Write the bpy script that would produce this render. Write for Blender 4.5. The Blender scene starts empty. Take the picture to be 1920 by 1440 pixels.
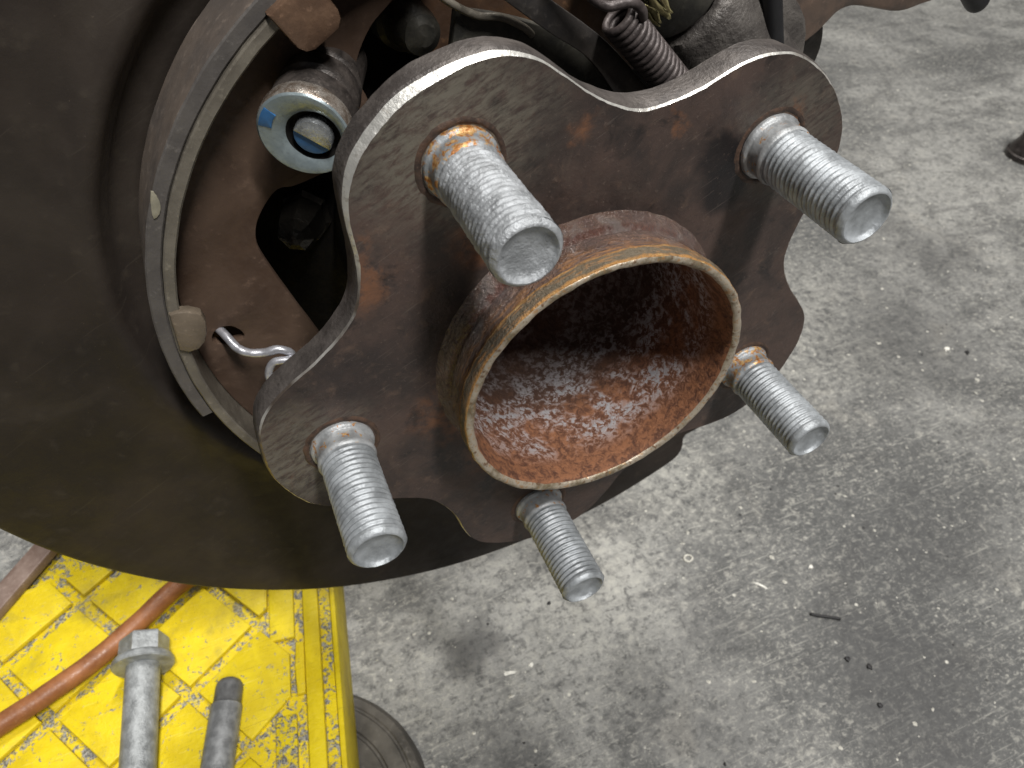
import bpy, bmesh, math, random
from mathutils import Vector, Matrix, noise

random.seed(7)
SC = bpy.context.scene
COL = SC.collection
MM = 0.001

# ------------------------------------------------------------------ camera
HUB_H = 229.41 * MM                       # axle height above the floor
W = Matrix(((0.88960582, -0.45672912, 0.0),
            (0.0, 0.0, -1.0),
            (0.45672912, 0.88960582, 0.0)))           # hub frame -> world
HUB_M = Matrix.Translation((0, 0, HUB_H)) @ W.to_4x4()

cam_d = bpy.data.cameras.new('camera')
cam = bpy.data.objects.new('camera', cam_d)
COL.objects.link(cam)
RC = Matrix(((0.921826549, 0.275776590, -0.272365720),
             (-0.387602607, 0.655544912, -0.648093425),
             (-0.000181032947, 0.702999389, 0.711190429)))
cam.matrix_world = Matrix.Translation((-0.06333619, -0.11083597, 0.345)) @ RC.to_4x4()
cam_d.sensor_width = 36.0
cam_d.lens = 1410.586 / 1920 * 36.0
cam_d.clip_start = 0.005
cam_d.clip_end = 60
cam_d.dof.use_dof = True
cam_d.dof.focus_distance = 0.150
cam_d.dof.aperture_fstop = 42.0
SC.camera = cam

# ------------------------------------------------------------------ light
world = bpy.data.worlds.new('World')
SC.world = world
world.use_nodes = True
bg = world.node_tree.nodes['Background']
bg.inputs['Color'].default_value = (0.92, 0.97, 1.0, 1)
bg.inputs['Strength'].default_value = 0.03

def area(name, loc, target, sx, sy, power, col):
    d = bpy.data.lights.new(name, 'AREA')
    d.shape = 'RECTANGLE'; d.size = sx; d.size_y = sy
    d.energy = power; d.color = col
    o = bpy.data.objects.new(name, d)
    COL.objects.link(o)
    o.location = loc
    o.rotation_euler = (Vector(target) - Vector(loc)).to_track_quat('-Z', 'X').to_euler()
    return o
area('ceiling_lamp', (0.24, -1.02, 2.15), (0, 0, 0.2), 0.8, 0.13, 60, (1.0, 0.985, 0.95))
area('ceiling_lamp_far', (0.55, 0.85, 2.6), (0.2, 0.1, 0.1), 1.0, 0.16, 46, (1.0, 0.98, 0.94))
area('fill_lamp_rear', (-1.2, -2.0, 2.5), (0, 0, 0.2), 1.2, 0.16, 2.5, (0.95, 0.98, 1.0))  # unseen fill lamp, added for ambient light and reflections

SC.view_settings.view_transform = 'Standard'
SC.view_settings.look = 'None'
SC.view_settings.exposure = 0.0
SC.view_settings.gamma = 1.0
SC.cycles.max_bounces = 8

# ------------------------------------------------------------------ material helper
class Mat:
    def __init__(s, name):
        s.m = bpy.data.materials.new(name)
        s.m.use_nodes = True
        s.t = s.m.node_tree
        s.b = s.t.nodes['Principled BSDF']
        s.co = s.t.nodes.new('ShaderNodeTexCoord').outputs['Object']
    def n(s, typ): return s.t.nodes.new('ShaderNode' + typ)
    def ln(s, a, b): s.t.links.new(a, b)
    def put(s, sock, v):
        if isinstance(v, bpy.types.NodeSocket): s.ln(v, sock)
        elif isinstance(v, (tuple, list)) and sock.type == 'RGBA':
            sock.default_value = (v[0], v[1], v[2], 1)
        else: sock.default_value = v
    def mapped(s, scale=(1, 1, 1), rot=(0, 0, 0), loc=(0, 0, 0), co=None):
        q = s.n('Mapping'); s.ln(co or s.co, q.inputs[0])
        q.inputs['Location'].default_value = loc
        q.inputs['Rotation'].default_value = rot
        q.inputs['Scale'].default_value = scale
        return q.outputs[0]
    def noise(s, size, detail=4, rough=0.55, dist=0, co=None, seed=0):
        q = s.n('TexNoise'); q.noise_dimensions = '4D'
        s.ln(co or s.co, q.inputs['Vector'])
        q.inputs['W'].default_value = seed
        q.inputs['Scale'].default_value = 1.0 / (size * MM)
        q.inputs['Detail'].default_value = detail
        q.inputs['Roughness'].default_value = rough
        q.inputs['Distortion'].default_value = dist
        return q.outputs[0]
    def voro(s, size, feature='F1', rand=1.0, co=None, out='Distance'):
        q = s.n('TexVoronoi'); q.feature = feature
        s.ln(co or s.co, q.inputs['Vector'])
        q.inputs['Scale'].default_value = 1.0 / (size * MM)
        q.inputs['Randomness'].default_value = rand
        return q.outputs[out]
    def ramp(s, fac, lo, hi, a=0.0, b=1.0):
        q = s.n('MapRange'); q.clamp = True; q.interpolation_type = 'SMOOTHSTEP'
        s.put(q.inputs[0], fac)
        for i, v in enumerate((lo, hi, a, b)): q.inputs[i + 1].default_value = v
        return q.outputs[0]
    def mix(s, fac, a, b, mode='MIX'):
        q = s.n('Mix'); q.data_type = 'RGBA'; q.blend_type = mode
        s.put(q.inputs['Factor'], fac); s.put(q.inputs[6], a); s.put(q.inputs[7], b)
        return q.outputs[2]
    def math(s, op, a, b=0.0):
        q = s.n('Math'); q.operation = op
        s.put(q.inputs[0], a); s.put(q.inputs[1], b)
        return q.outputs[0]
    def near(s, pt, r0, r1, warp=0.0, wsize=4):
        """1 inside r0 (mm) of a point of the object's own space, 0 beyond r1"""
        q = s.n('VectorMath'); q.operation = 'DISTANCE'
        s.ln(s.co, q.inputs[0]); q.inputs[1].default_value = [c * MM for c in pt]
        d = s.math('MULTIPLY', q.outputs['Value'], 1000.0)
        if warp:
            d = s.math('ADD', d, s.math('MULTIPLY', s.math('SUBTRACT', s.noise(wsize, 4), 0.5), warp * 2))
        return s.ramp(d, r0, r1, 1.0, 0.0)
    def axis(s, i):
        q = s.n('SeparateXYZ'); s.ln(s.co, q.inputs[0])
        return s.math('MULTIPLY', q.outputs[i], 1000.0)
    def bump(s, h, dist, strength=1.0):
        q = s.n('Bump'); q.inputs['Strength'].default_value = strength
        q.inputs['Distance'].default_value = dist * MM
        s.put(q.inputs['Height'], h)
        s.ln(q.outputs[0], s.b.inputs['Normal'])
        return q
    def done(s, col=None, rough=0.5, metal=0.0, spec=0.5):
        if col is not None: s.put(s.b.inputs['Base Color'], col)
        s.put(s.b.inputs['Roughness'], rough)
        s.put(s.b.inputs['Metallic'], metal)
        s.b.inputs['Specular IOR Level'].default_value = spec
        return s.m

def m_flange():
    m = Mat('flange_steel')
    n1 = m.noise(22, 6, 0.6, 0.4); n2 = m.noise(5, 5, 0.65, 0.3, seed=3); n3 = m.noise(0.9, 4, 0.7, seed=5)
    n4 = m.noise(11, 6, 0.7, 0.8, seed=14)
    c = m.mix(m.ramp(n1, 0.38, 0.62), (0.098, 0.066, 0.056), (0.048, 0.037, 0.034))
    c = m.mix(m.ramp(n4, 0.52, 0.70, 0, 0.7), c, (0.108, 0.080, 0.065))
    c = m.mix(m.ramp(n4, 0.32, 0.48, 0.9, 0), c, (0.024, 0.020, 0.020))
    c = m.mix(m.ramp(n2, 0.55, 0.72, 0, 0.5), c, (0.175, 0.115, 0.085))
    c = m.mix(m.ramp(n2, 0.30, 0.46, 0.45, 0), c, (0.040, 0.034, 0.034))
    st = m.noise(3.5, 5, 0.7, 0.5, co=m.mapped((1, 3.5, 1), (0, 0, 0.35)), seed=9)
    for p, r0, r1, k in (((0, 66, 0), 7, 27, 0.95), ((-63, 22, 0), 6, 22, 0.85), ((60, 18, 0), 6, 20, 0.5)):
        g = m.math('MULTIPLY', m.near(p, r0, r1, 9, 9), m.ramp(st, 0.34, 0.62))
        c = m.mix(m.math('MULTIPLY', g, k), c, (0.180, 0.163, 0.132))
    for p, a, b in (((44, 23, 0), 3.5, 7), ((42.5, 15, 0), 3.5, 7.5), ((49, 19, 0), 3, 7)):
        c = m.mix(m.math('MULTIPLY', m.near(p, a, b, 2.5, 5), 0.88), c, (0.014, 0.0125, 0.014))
    for p, a, b in (((-26, 55, 0), 0, 8), ((-27, 48, 0), 0, 8), ((22, 48, 0), 0, 4), ((38, 37, 0), 0, 3), ((61.5, 21.5, 0), 0, 4), ((50, 17, 0), 0, 3),
                    ((-31, 6, 0), 2, 14), ((-5, 41, 0), 1, 8), ((-32, -14, 0), 1, 10)):
        c = m.mix(m.math('MULTIPLY', m.near(p, a, b, 5, 4), m.ramp(n2, 0.40, 0.60, 0.0, 0.95)), c, (0.23, 0.105, 0.055))
    c = m.mix(m.ramp(n3, 0.58, 0.72, 0, 0.45), c, (0.20, 0.15, 0.125))
    c = m.mix(m.ramp(n3, 0.28, 0.42, 0.5, 0), c, (0.04, 0.033, 0.031))
    for ang, sd in ((0.6, 2), (-0.5, 4), (1.5, 6)):
        sc = m.noise(9, 3, 0.5, 0.2, co=m.mapped((1, 20, 1), (0, 0, ang)), seed=sd)
        c = m.mix(m.ramp(sc, 0.66, 0.72, 0, 0.22), c, (0.22, 0.18, 0.155))
    m.bump(m.math('ADD', n2, m.math('MULTIPLY', n3, 0.45)), 0.26, 0.9)
    return m.done(c, m.ramp(n4, 0.3, 0.7, 0.30, 0.60), 0.3, 0.5)

def m_edge():
    m = Mat('worn_edge_steel')
    n2 = m.noise(1.3, 4, 0.65, seed=1); n1 = m.noise(17, 3, 0.5, 0.3, seed=6); n4 = m.noise(4, 4, 0.6, seed=8)
    b = m.math('ADD', n1, m.math('MULTIPLY', m.near((8, 72, 0), 14, 40), 0.22))
    b = m.math('ADD', b, m.math('MULTIPLY', m.near((48, 42, 0), 8, 30), 0.2))
    c = m.mix(m.ramp(b, 0.46, 0.62), (0.17, 0.135, 0.11), (0.78, 0.76, 0.72))
    c = m.mix(m.ramp(n4, 0.56, 0.68, 0, 0.7), c, (0.22, 0.17, 0.125))
    c = m.mix(m.ramp(n2, 0.58, 0.70, 0, 0.55), c, (0.12, 0.10, 0.085))
    m.bump(n2, 0.2)
    return m.done(c, m.ramp(n4, 0.3, 0.7, 0.28, 0.5), 0.7)

def m_side():
    m = Mat('flange_side_steel')
    n1 = m.noise(7, 5, 0.65); n2 = m.noise(1.1, 3, 0.6)
    c = m.mix(m.ramp(n1, 0.35, 0.65), (0.055, 0.047, 0.044), (0.115, 0.10, 0.092))
    c = m.mix(m.ramp(n2, 0.58, 0.72, 0, 0.6), c, (0.03, 0.026, 0.024))
    m.bump(n2, 0.3)
    return m.done(c, 0.5, 0.35)

def m_tube():
    m = Mat('rusty_tube_outer')
    n1 = m.noise(7, 5, 0.65, 0.5); n2 = m.noise(5, 5, 0.7, 0.3, seed=4, co=m.mapped((1, 1, 6))); n3 = m.noise(0.8, 4, 0.7)
    z = m.axis(2)
    zz = m.math('ADD', z, m.math('MULTIPLY', m.math('SUBTRACT', n1, 0.5), 7))
    c = m.mix(m.ramp(n1, 0.36, 0.62), (0.105, 0.066, 0.056), (0.175, 0.105, 0.080))
    zs = m.math('ADD', z, m.math('MULTIPLY', m.math('SUBTRACT', n1, 0.5), 2.4))
    top = m.ramp(zs, 10.2, 10.9)
    c = m.mix(m.math('MULTIPLY', m.ramp(zs, 4.2, 3.2), m.ramp(zs, 2.2, 2.9)), c, (0.11, 0.042, 0.028))
    c = m.mix(m.math('MULTIPLY', m.ramp(zz, 5.5, 9.5), m.ramp(n2, 0.44, 0.60)), c, (0.33, 0.155, 0.055))
    c = m.mix(m.math('MULTIPLY', m.ramp(n1, 0.52, 0.64), 0.7), c, (0.20, 0.175, 0.165))
    rust = m.mix(m.ramp(n1, 0.40, 0.60), (0.120, 0.092, 0.058), (0.165, 0.130, 0.085))
    line = m.math('MAXIMUM', m.ramp(zs, 11.7, 11.0), m.ramp(zs, 13.4, 14.1))
    rust = m.mix(m.math('MULTIPLY', line, m.ramp(n3, 0.30, 0.55, 0.35, 1.0)), rust, (0.46, 0.225, 0.062))
    rust = m.mix(m.ramp(n2, 0.52, 0.64, 0, 0.8), rust, (0.40, 0.19, 0.058))
    rust = m.mix(m.math('MULTIPLY', line, m.ramp(n2, 0.54, 0.66)), rust, (0.60, 0.43, 0.19))
    c = m.mix(top, c, rust)
    c = m.mix(m.ramp(n3, 0.60, 0.72, 0, 0.5), c, (0.33, 0.17, 0.08))
    c = m.mix(m.ramp(n3, 0.28, 0.40, 0.5, 0), c, (0.05, 0.03, 0.022))
    wet = m.math('MULTIPLY', m.ramp(zz, 9, 6), m.ramp(n1, 0.25, 0.42))
    pit = m.noise(1.7, 4, 0.7, 0.4, seed=19)
    m.bump(m.math('ADD', m.math('ADD', n2, n3), m.math('MULTIPLY', pit, 1.6)), 0.75, 1.0)
    r = m.n('Mix'); m.put(r.inputs[0], wet); r.inputs[2].default_value = 0.5; r.inputs[3].default_value = 0.13
    m.put(m.b.inputs['Coat Weight'], wet); m.b.inputs['Coat Roughness'].default_value = 0.16
    bn = next(x for x in m.t.nodes if x.bl_idname == 'ShaderNodeBump')
    m.ln(bn.outputs[0], m.b.inputs['Coat Normal'])
    return m.done(c, r.outputs[0], 0.15, 0.8)

def m_lip():
    m = Mat('rusty_lip')
    n1 = m.noise(6, 5, 0.65); n2 = m.noise(1.6, 4, 0.65, seed=4)
    c = m.mix(m.ramp(n1, 0.36, 0.52), (0.175, 0.140, 0.085), (0.42, 0.365, 0.29))
    c = m.mix(m.ramp(n2, 0.36, 0.46, 0.7, 0), c, (0.38, 0.195, 0.07))
    c = m.mix(m.ramp(n2, 0.52, 0.66), c, (0.17, 0.10, 0.055))
    m.bump(n2, 0.3)
    return m.done(c, 0.42, 0.35)

def m_bore():
    m = Mat('rusty_bore')
    n1 = m.noise(12, 5, 0.6, 0.6); n2 = m.noise(1.7, 6, 0.72, 0.6, seed=2); n3 = m.noise(0.6, 3, 0.6)
    c = m.mix(m.ramp(n2, 0.38, 0.60), (0.095, 0.040, 0.025), (0.275, 0.118, 0.058))
    c = m.mix(m.ramp(n3, 0.55, 0.70, 0, 0.6), c, (0.36, 0.172, 0.09))
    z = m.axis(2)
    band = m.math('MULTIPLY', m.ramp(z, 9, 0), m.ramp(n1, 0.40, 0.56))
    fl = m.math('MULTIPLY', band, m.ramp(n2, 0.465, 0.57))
    bore_shade = m.ramp(m.math('ADD', z, m.math('MULTIPLY', m.math('SUBTRACT', n1, 0.5), 14)), -3, -20)  # the bore's inner shade put into the colour, darker with depth
    c = m.mix(m.math('MULTIPLY', bore_shade, 0.8), c, (0.045, 0.028, 0.022))
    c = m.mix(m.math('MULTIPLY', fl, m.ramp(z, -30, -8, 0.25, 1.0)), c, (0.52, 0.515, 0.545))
    m.bump(m.math('ADD', n2, m.math('MULTIPLY', n3, 0.5)), 0.45, 0.9)
    r = m.n('Mix'); m.put(r.inputs[0], fl); r.inputs[2].default_value = 0.72; r.inputs[3].default_value = 0.33
    mt = m.math('MULTIPLY', fl, 0.45)
    return m.done(c, r.outputs[0], mt, 0.35)

def m_zinc(name, rust=0.0, worn=0.0, tint=(0.37, 0.39, 0.41), bmp=0.18):
    m = Mat(name)
    n1 = m.noise(4, 5, 0.6); n2 = m.noise(0.9, 4, 0.65, 0.3); n3 = m.noise(2.0, 5, 0.7, 0.6, seed=3)
    c = m.mix(m.ramp(n1, 0.34, 0.66), [v * 0.68 for v in tint], [v * 1.15 for v in tint])
    c = m.mix(m.ramp(n2, 0.60, 0.75, 0, 0.55), c, [v * 0.5 for v in tint])
    if rust:
        k = m.ramp(n3, 0.60 - rust * 0.16, 0.66 - rust * 0.12)
        c = m.mix(k, c, m.mix(m.ramp(n2, 0.42, 0.6), (0.36, 0.135, 0.03), (0.60, 0.38, 0.16)))
    m.bump(m.math('ADD', n2, m.math('MULTIPLY', n3, worn)), bmp, 0.9)
    return m.done(c, m.ramp(n1, 0.3, 0.7, 0.42, 0.58), 0.42, 0.5)

def m_shield():
    m = Mat('shield_brown_shaded')
    n1 = m.noise(45, 5, 0.6, 0.5); n2 = m.noise(6, 5, 0.6); n3 = m.noise(0.9, 3, 0.6)
    c = m.mix(m.ramp(n1, 0.35, 0.65), (0.019, 0.0150, 0.0130), (0.034, 0.026, 0.0215))  # brown base darkened, the shade on the shield put into its colour
    c = m.mix(m.ramp(n2, 0.55, 0.72, 0, 0.5), c, (0.056, 0.045, 0.034))
    c = m.mix(m.ramp(n3, 0.66, 0.76, 0, 0.45), c, (0.12, 0.095, 0.075))
    for ang, sd in ((0.4, 2), (-0.7, 4), (1.3, 6)):
        sc = m.noise(30, 3, 0.5, 0.3, co=m.mapped((1, 30, 1), (0, 0, ang)), seed=sd)
        c = m.mix(m.ramp(sc, 0.67, 0.73, 0, 0.3), c, (0.07, 0.058, 0.046))
    dust = m.noise(70, 5, 0.6, 0.8, seed=12)
    c = m.mix(m.ramp(dust, 0.52, 0.68, 0, 0.4), c, (0.062, 0.050, 0.040))
    m.bump(m.math('ADD', n2, m.math('MULTIPLY', n3, 0.12)), 0.3, 0.7)
    return m.done(c, m.ramp(n2, 0.3, 0.7, 0.5, 0.66), 0.0, 0.25)

def m_dirty(name, a, b, size=8, rough=0.55, metal=0.2, chip=None, bmp=0.25, spec=0.4):
    m = Mat(name)
    n1 = m.noise(size, 5, 0.62, 0.4); n2 = m.noise(size * 0.17, 4, 0.65, seed=3)
    c = m.mix(m.ramp(n1, 0.35, 0.65), a, b)
    c = m.mix(m.ramp(n2, 0.56, 0.72, 0, 0.55), c, chip or [v * 1.7 for v in b])
    m.bump(m.math('ADD', n1, m.math('MULTIPLY', n2, 0.5)), bmp, 0.8)
    return m.done(c, m.ramp(n2, 0.35, 0.65, rough - 0.12, rough + 0.1), metal, spec)

def m_plain(name, c, rough=0.5, metal=0.0, size=2.0, bmp=0.08):
    m = Mat(name)
    n1 = m.noise(size, 4, 0.6)
    k = m.mix(m.ramp(n1, 0.3, 0.7), [v * 0.8 for v in c], [min(1, v * 1.12) for v in c])
    m.bump(n1, bmp, 0.7)
    return m.done(k, rough, metal)

def m_yellow(name, scuff):
    m = Mat(name)
    n1 = m.noise(16, 4, 0.6, 0.4); n2 = m.noise(3.2, 6, 0.72, 0.9, seed=3); n3 = m.noise(0.9, 4, 0.6, seed=8)
    fine = m.noise(1.6, 3, 0.6, 0.3, co=m.mapped((1, 6, 1), (0, 0, 0.5)), seed=5)
    c = m.mix(m.ramp(n1, 0.35, 0.65), (0.64, 0.475, 0.006), (0.78, 0.60, 0.010))
    c = m.mix(m.ramp(fine, 0.58, 0.72, 0, 0.45), c, (0.80, 0.66, 0.10))
    lo = 0.70 - 0.20 * scuff
    k = m.math('MULTIPLY', m.ramp(n2, lo, lo + 0.07), m.ramp(n1, 0.50 - 0.3 * scuff, 0.64 - 0.2 * scuff, 0.25, 1.0))
    c = m.mix(k, c, m.mix(m.ramp(n3, 0.4, 0.6), (0.10, 0.095, 0.085), (0.33, 0.32, 0.29)))
    c = m.mix(m.ramp(n3, 0.66, 0.72, 0, 0.8), c, (0.12, 0.10, 0.04))
    for ang, sd in ((0.3, 31), (-0.9, 33), (1.4, 35)):
        sct = m.noise(14, 3, 0.6, 0.5, co=m.mapped((1, 22, 1), (0, 0, ang)), seed=sd)
        c = m.mix(m.ramp(sct, 0.64, 0.70, 0, 0.45 + 0.2 * scuff), c, (0.40, 0.29, 0.02))
        c = m.mix(m.ramp(sct, 0.30, 0.36, 0.4, 0), c, (0.86, 0.74, 0.16))
    grm = m.noise(26, 5, 0.65, 0.6, seed=41)
    c = m.mix(m.ramp(grm, 0.52, 0.70, 0, 0.5), c, (0.30, 0.235, 0.04))
    m.bump(m.math('ADD', n2, m.math('MULTIPLY', n3, 0.3)), 0.5, 0.8)
    return m.done(c, m.ramp(n2, 0.3, 0.7, 0.42, 0.6), 0.0, 0.4)

def m_floor():
    m = Mat('stained_concrete')
    big = m.noise(150, 4, 0.5, 0.5); mid = m.noise(34, 6, 0.62, 0.9, seed=2)
    gr = m.noise(4.2, 5, 0.72, 0.5, seed=4); fine = m.noise(1.5, 4, 0.7, seed=6)
    smear = m.noise(60, 5, 0.6, 0.7, co=m.mapped((1, 2.6, 1), (0, 0, 0.5)), seed=21)
    c = m.mix(m.ramp(big, 0.36, 0.64), (0.112, 0.112, 0.110), (0.305, 0.300, 0.284))
    c = m.mix(m.ramp(mid, 0.36, 0.52, 0.55, 0), c, (0.090, 0.090, 0.088))
    c = m.mix(m.ramp(mid, 0.56, 0.74, 0, 0.5), c, (0.36, 0.34, 0.30))
    c = m.mix(m.ramp(smear, 0.50, 0.66, 0, 0.6), c, (0.085, 0.084, 0.083))
    c = m.mix(m.ramp(gr, 0.36, 0.51, 0.70, 0), c, (0.070, 0.070, 0.069))
    c = m.mix(m.ramp(gr, 0.53, 0.68, 0, 0.62), c, (0.43, 0.415, 0.37))
    c = m.mix(m.ramp(fine, 0.55, 0.70, 0, 0.5), c, (0.52, 0.50, 0.445))
    c = m.mix(m.ramp(fine, 0.30, 0.44, 0.5, 0), c, (0.05, 0.05, 0.051))
    g2 = m.noise(3.4, 4, 0.75, 0.8, co=m.mapped((1, 1.9, 1), (0, 0, -0.6)), seed=44)
    c = m.mix(m.ramp(g2, 0.54, 0.64, 0, 0.55), c, (0.46, 0.445, 0.40))
    c = m.mix(m.ramp(g2, 0.34, 0.45, 0.6, 0), c, (0.075, 0.075, 0.073))
    # trowel and scrape marks
    for k, (ang, st, sz, sd) in enumerate(((0.55, 18, 22, 1), (-0.35, 22, 24, 7), (1.3, 18, 20, 12), (-1.1, 20, 30, 17))):
        co = m.mapped((1, st, 1), (0, 0, ang))
        s = m.noise(sz, 3, 0.55, 0.9, co=co, seed=sd)
        msk = m.ramp(m.noise(45, 2, 0.5, seed=sd + 50), 0.46, 0.60)
        c = m.mix(m.math('MULTIPLY', msk, m.ramp(s, 0.61, 0.70, 0, 0.6)), c, (0.42, 0.41, 0.37))
        c = m.mix(m.math('MULTIPLY', msk, m.ramp(s, 0.29, 0.37, 0.45, 0)), c, (0.07, 0.07, 0.07))
    # oil stains, and the camera holder's soft shade painted on the near side
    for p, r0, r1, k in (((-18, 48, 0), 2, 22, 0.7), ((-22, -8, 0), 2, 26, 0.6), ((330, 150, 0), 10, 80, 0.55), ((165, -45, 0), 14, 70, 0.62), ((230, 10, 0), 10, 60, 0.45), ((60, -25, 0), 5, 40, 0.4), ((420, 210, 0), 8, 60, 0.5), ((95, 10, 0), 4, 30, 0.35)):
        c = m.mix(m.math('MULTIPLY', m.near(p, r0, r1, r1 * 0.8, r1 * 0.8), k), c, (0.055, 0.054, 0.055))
    for p, r0, r1, k in (((45, 62, 0), 6, 60, 0.45), ((120, 95, 0), 6, 60, 0.35), ((250, 200, 0), 20, 130, 0.3)):  # paler patches paint the lamp's hot spot onto the floor
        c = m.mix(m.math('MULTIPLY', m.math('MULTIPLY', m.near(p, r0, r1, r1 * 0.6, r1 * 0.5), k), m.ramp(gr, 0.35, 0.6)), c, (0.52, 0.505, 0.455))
    # pale aggregate specks and dark pits
    v = m.voro(8.0); pick = m.ramp(m.noise(14, 2, 0.5, seed=15), 0.54, 0.62)
    c = m.mix(m.math('MULTIPLY', m.ramp(v, 0.07, 0.13, 1, 0), pick), c, (0.56, 0.54, 0.48))
    v2 = m.voro(21.0, co=m.mapped(loc=(0.3, 0.1, 0)))
    c = m.mix(m.math('MULTIPLY', m.ramp(v2, 0.03, 0.055, 1, 0), 0.85), c, (0.03, 0.03, 0.03))
    m.bump(m.math('ADD', gr, m.math('MULTIPLY', fine, 0.5)), 0.8, 0.8)
    return m.done(c, m.ramp(mid, 0.3, 0.7, 0.55, 0.8), 0.0, 0.35)

MT = dict(
    flange=m_flange(), edge=m_edge(), side=m_side(), tube=m_tube(), lip=m_lip(), bore=m_bore(),
    zinc=m_zinc('zinc_stud'), zinc_worn=m_zinc('zinc_stud_worn', 0.0, 1.4, (0.40, 0.415, 0.435), 0.35),
    collar=m_zinc('zinc_collar', 0.25, 0.4, (0.42, 0.43, 0.44)), collar_rust=m_zinc('zinc_collar_rusty', 0.85, 0.6),
    holering=m_dirty('stud_hole_rust', (0.045, 0.032, 0.027), (0.11, 0.065, 0.045), 3.0),
    shield=m_shield(), void=m_dirty('gap_shade_black', (0.005, 0.0045, 0.0045), (0.010, 0.0085, 0.0075), 6, 0.8, 0.0, None, 0.25, 0.15),  # void: near-black, the shade of the gaps put into the colour
    oily=m_plain('oily_steel', (0.045, 0.04, 0.034), 0.26, 0.6, 3, 0.9),
    web=m_dirty('shoe_web_brown', (0.070, 0.043, 0.030), (0.105, 0.067, 0.047), 14, 0.55, 0.1),
    backing=m_dirty('backing_rust', (0.065, 0.036, 0.022), (0.12, 0.062, 0.030), 12, 0.6, 0.1),
    lining=m_dirty('shoe_lining', (0.105, 0.088, 0.078), (0.155, 0.122, 0.100), 16, 0.6, 0.0),
    lining_edge=m_dirty('shoe_lining_edge', (0.080, 0.072, 0.068), (0.105, 0.095, 0.088), 8, 0.6, 0.0),
    table=m_dirty('shoe_table', (0.125, 0.110, 0.090), (0.185, 0.165, 0.135), 8, 0.45, 0.2),
    tab=m_dirty('shoe_tab', (0.11, 0.066, 0.044), (0.185, 0.112, 0.072), 6, 0.36, 0.25),
    tab2=m_dirty('shoe_tab_dull', (0.12, 0.095, 0.07), (0.17, 0.135, 0.10), 6, 0.5, 0.1),
    chip=m_plain('pale_chip', (0.27, 0.25, 0.19), 0.6),
    cap=m_dirty('zinc_cap', (0.22, 0.265, 0.285), (0.31, 0.365, 0.385), 4, 0.40, 0.4, (0.15, 0.15, 0.14), 0.15), pin=m_dirty('bright_pin', (0.24, 0.25, 0.26), (0.46, 0.48, 0.50), 3, 0.3, 0.7),
    blue=m_plain('blue_paint', (0.030, 0.135, 0.33), 0.45), barrel=m_dirty('retainer_barrel', (0.035, 0.030, 0.028), (0.095, 0.080, 0.072), 4, 0.4, 0.3),
    capside=m_dirty('cap_side', (0.20, 0.15, 0.115), (0.46, 0.42, 0.38), 2.5, 0.3, 0.6),
    wire=m_plain('galvanised_wire', (0.52, 0.52, 0.56), 0.32, 0.6, 1.5),
    spring=m_dirty('spring_steel', (0.055, 0.045, 0.044), (0.105, 0.087, 0.084), 3, 0.46, 0.3),
    lever=m_dirty('lever_steel', (0.040, 0.037, 0.037), (0.078, 0.068, 0.060), 10, 0.45, 0.3),
    dull=m_dirty('dull_dark_steel', (0.030, 0.029, 0.026), (0.062, 0.058, 0.048), 6, 0.5, 0.2),
    grime=m_dirty('grimy_housing', (0.070, 0.062, 0.058), (0.135, 0.122, 0.112), 7, 0.42, 0.2, (0.02, 0.018, 0.016), 1.2),
    gold=m_plain('brassy_wear', (0.62, 0.55, 0.28), 0.3, 0.7, 1.2, 0.3),
    arm=m_dirty('arm_rust', (0.075, 0.060, 0.052), (0.165, 0.112, 0.085), 14, 0.5, 0.15),
    rubber=m_plain('black_rubber', (0.012, 0.012, 0.014), 0.5),
    yellow=m_yellow('yellow_plastic', 0.62), yellow_scuffed=m_yellow('yellow_plastic_scuffed', 1.1), yellow_clean=m_yellow('yellow_plastic_clean', 0.15),
    hose=m_dirty('orange_hose', (0.22, 0.085, 0.034), (0.34, 0.135, 0.052), 8, 0.45, 0.0, (0.40, 0.2, 0.09), 0.2),
    bolt=m_zinc('zinc_bolt', 0, 1.2, (0.38, 0.395, 0.40), 0.3), bolt_dark=m_zinc('zinc_bolt_dark', 0, 0.3, (0.33, 0.335, 0.34)), pin_tip=m_zinc('zinc_pin_tip', 0, 0.3, (0.20, 0.20, 0.20)),
    bar=m_dirty('rusty_bar', (0.17, 0.115, 0.092), (0.25, 0.185, 0.155), 8, 0.5, 0.1),
    disc=m_dirty('floor_disc_iron', (0.055, 0.050, 0.044), (0.115, 0.105, 0.092), 14, 0.55, 0.1),
    socket=m_dirty('socket_steel', (0.045, 0.038, 0.036), (0.11, 0.095, 0.088), 7, 0.35, 0.5),
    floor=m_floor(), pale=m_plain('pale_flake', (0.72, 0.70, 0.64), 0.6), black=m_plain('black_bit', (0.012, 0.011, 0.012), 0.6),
    grit=m_plain('grit_pale', (0.55, 0.53, 0.47), 0.7),
)

# ------------------------------------------------------------------ mesh helpers
def mesh_obj(name, verts, faces, mats, parent=None, smooth=True, fm=None, scale=MM):
    me = bpy.data.meshes.new(name)
    me.from_pydata([(v[0] * scale, v[1] * scale, v[2] * scale) for v in verts], [], faces)
    mats = mats if isinstance(mats, (list, tuple)) else [mats]
    for k in mats: me.materials.append(MT[k])
    if fm: me.polygons.foreach_set('material_index', fm)
    me.polygons.foreach_set('use_smooth', [smooth] * len(me.polygons))
    me.update()
    o = bpy.data.objects.new(name, me)
    COL.objects.link(o)
    if parent: o.parent = parent
    return o

def thing(name, label, cat, mw=None, group=None):
    o = bpy.data.objects.new(name, None)
    o.empty_display_size = 0.01
    COL.objects.link(o)
    if mw is not None: o.matrix_world = mw
    return tag(o, label, cat, group)

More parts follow.
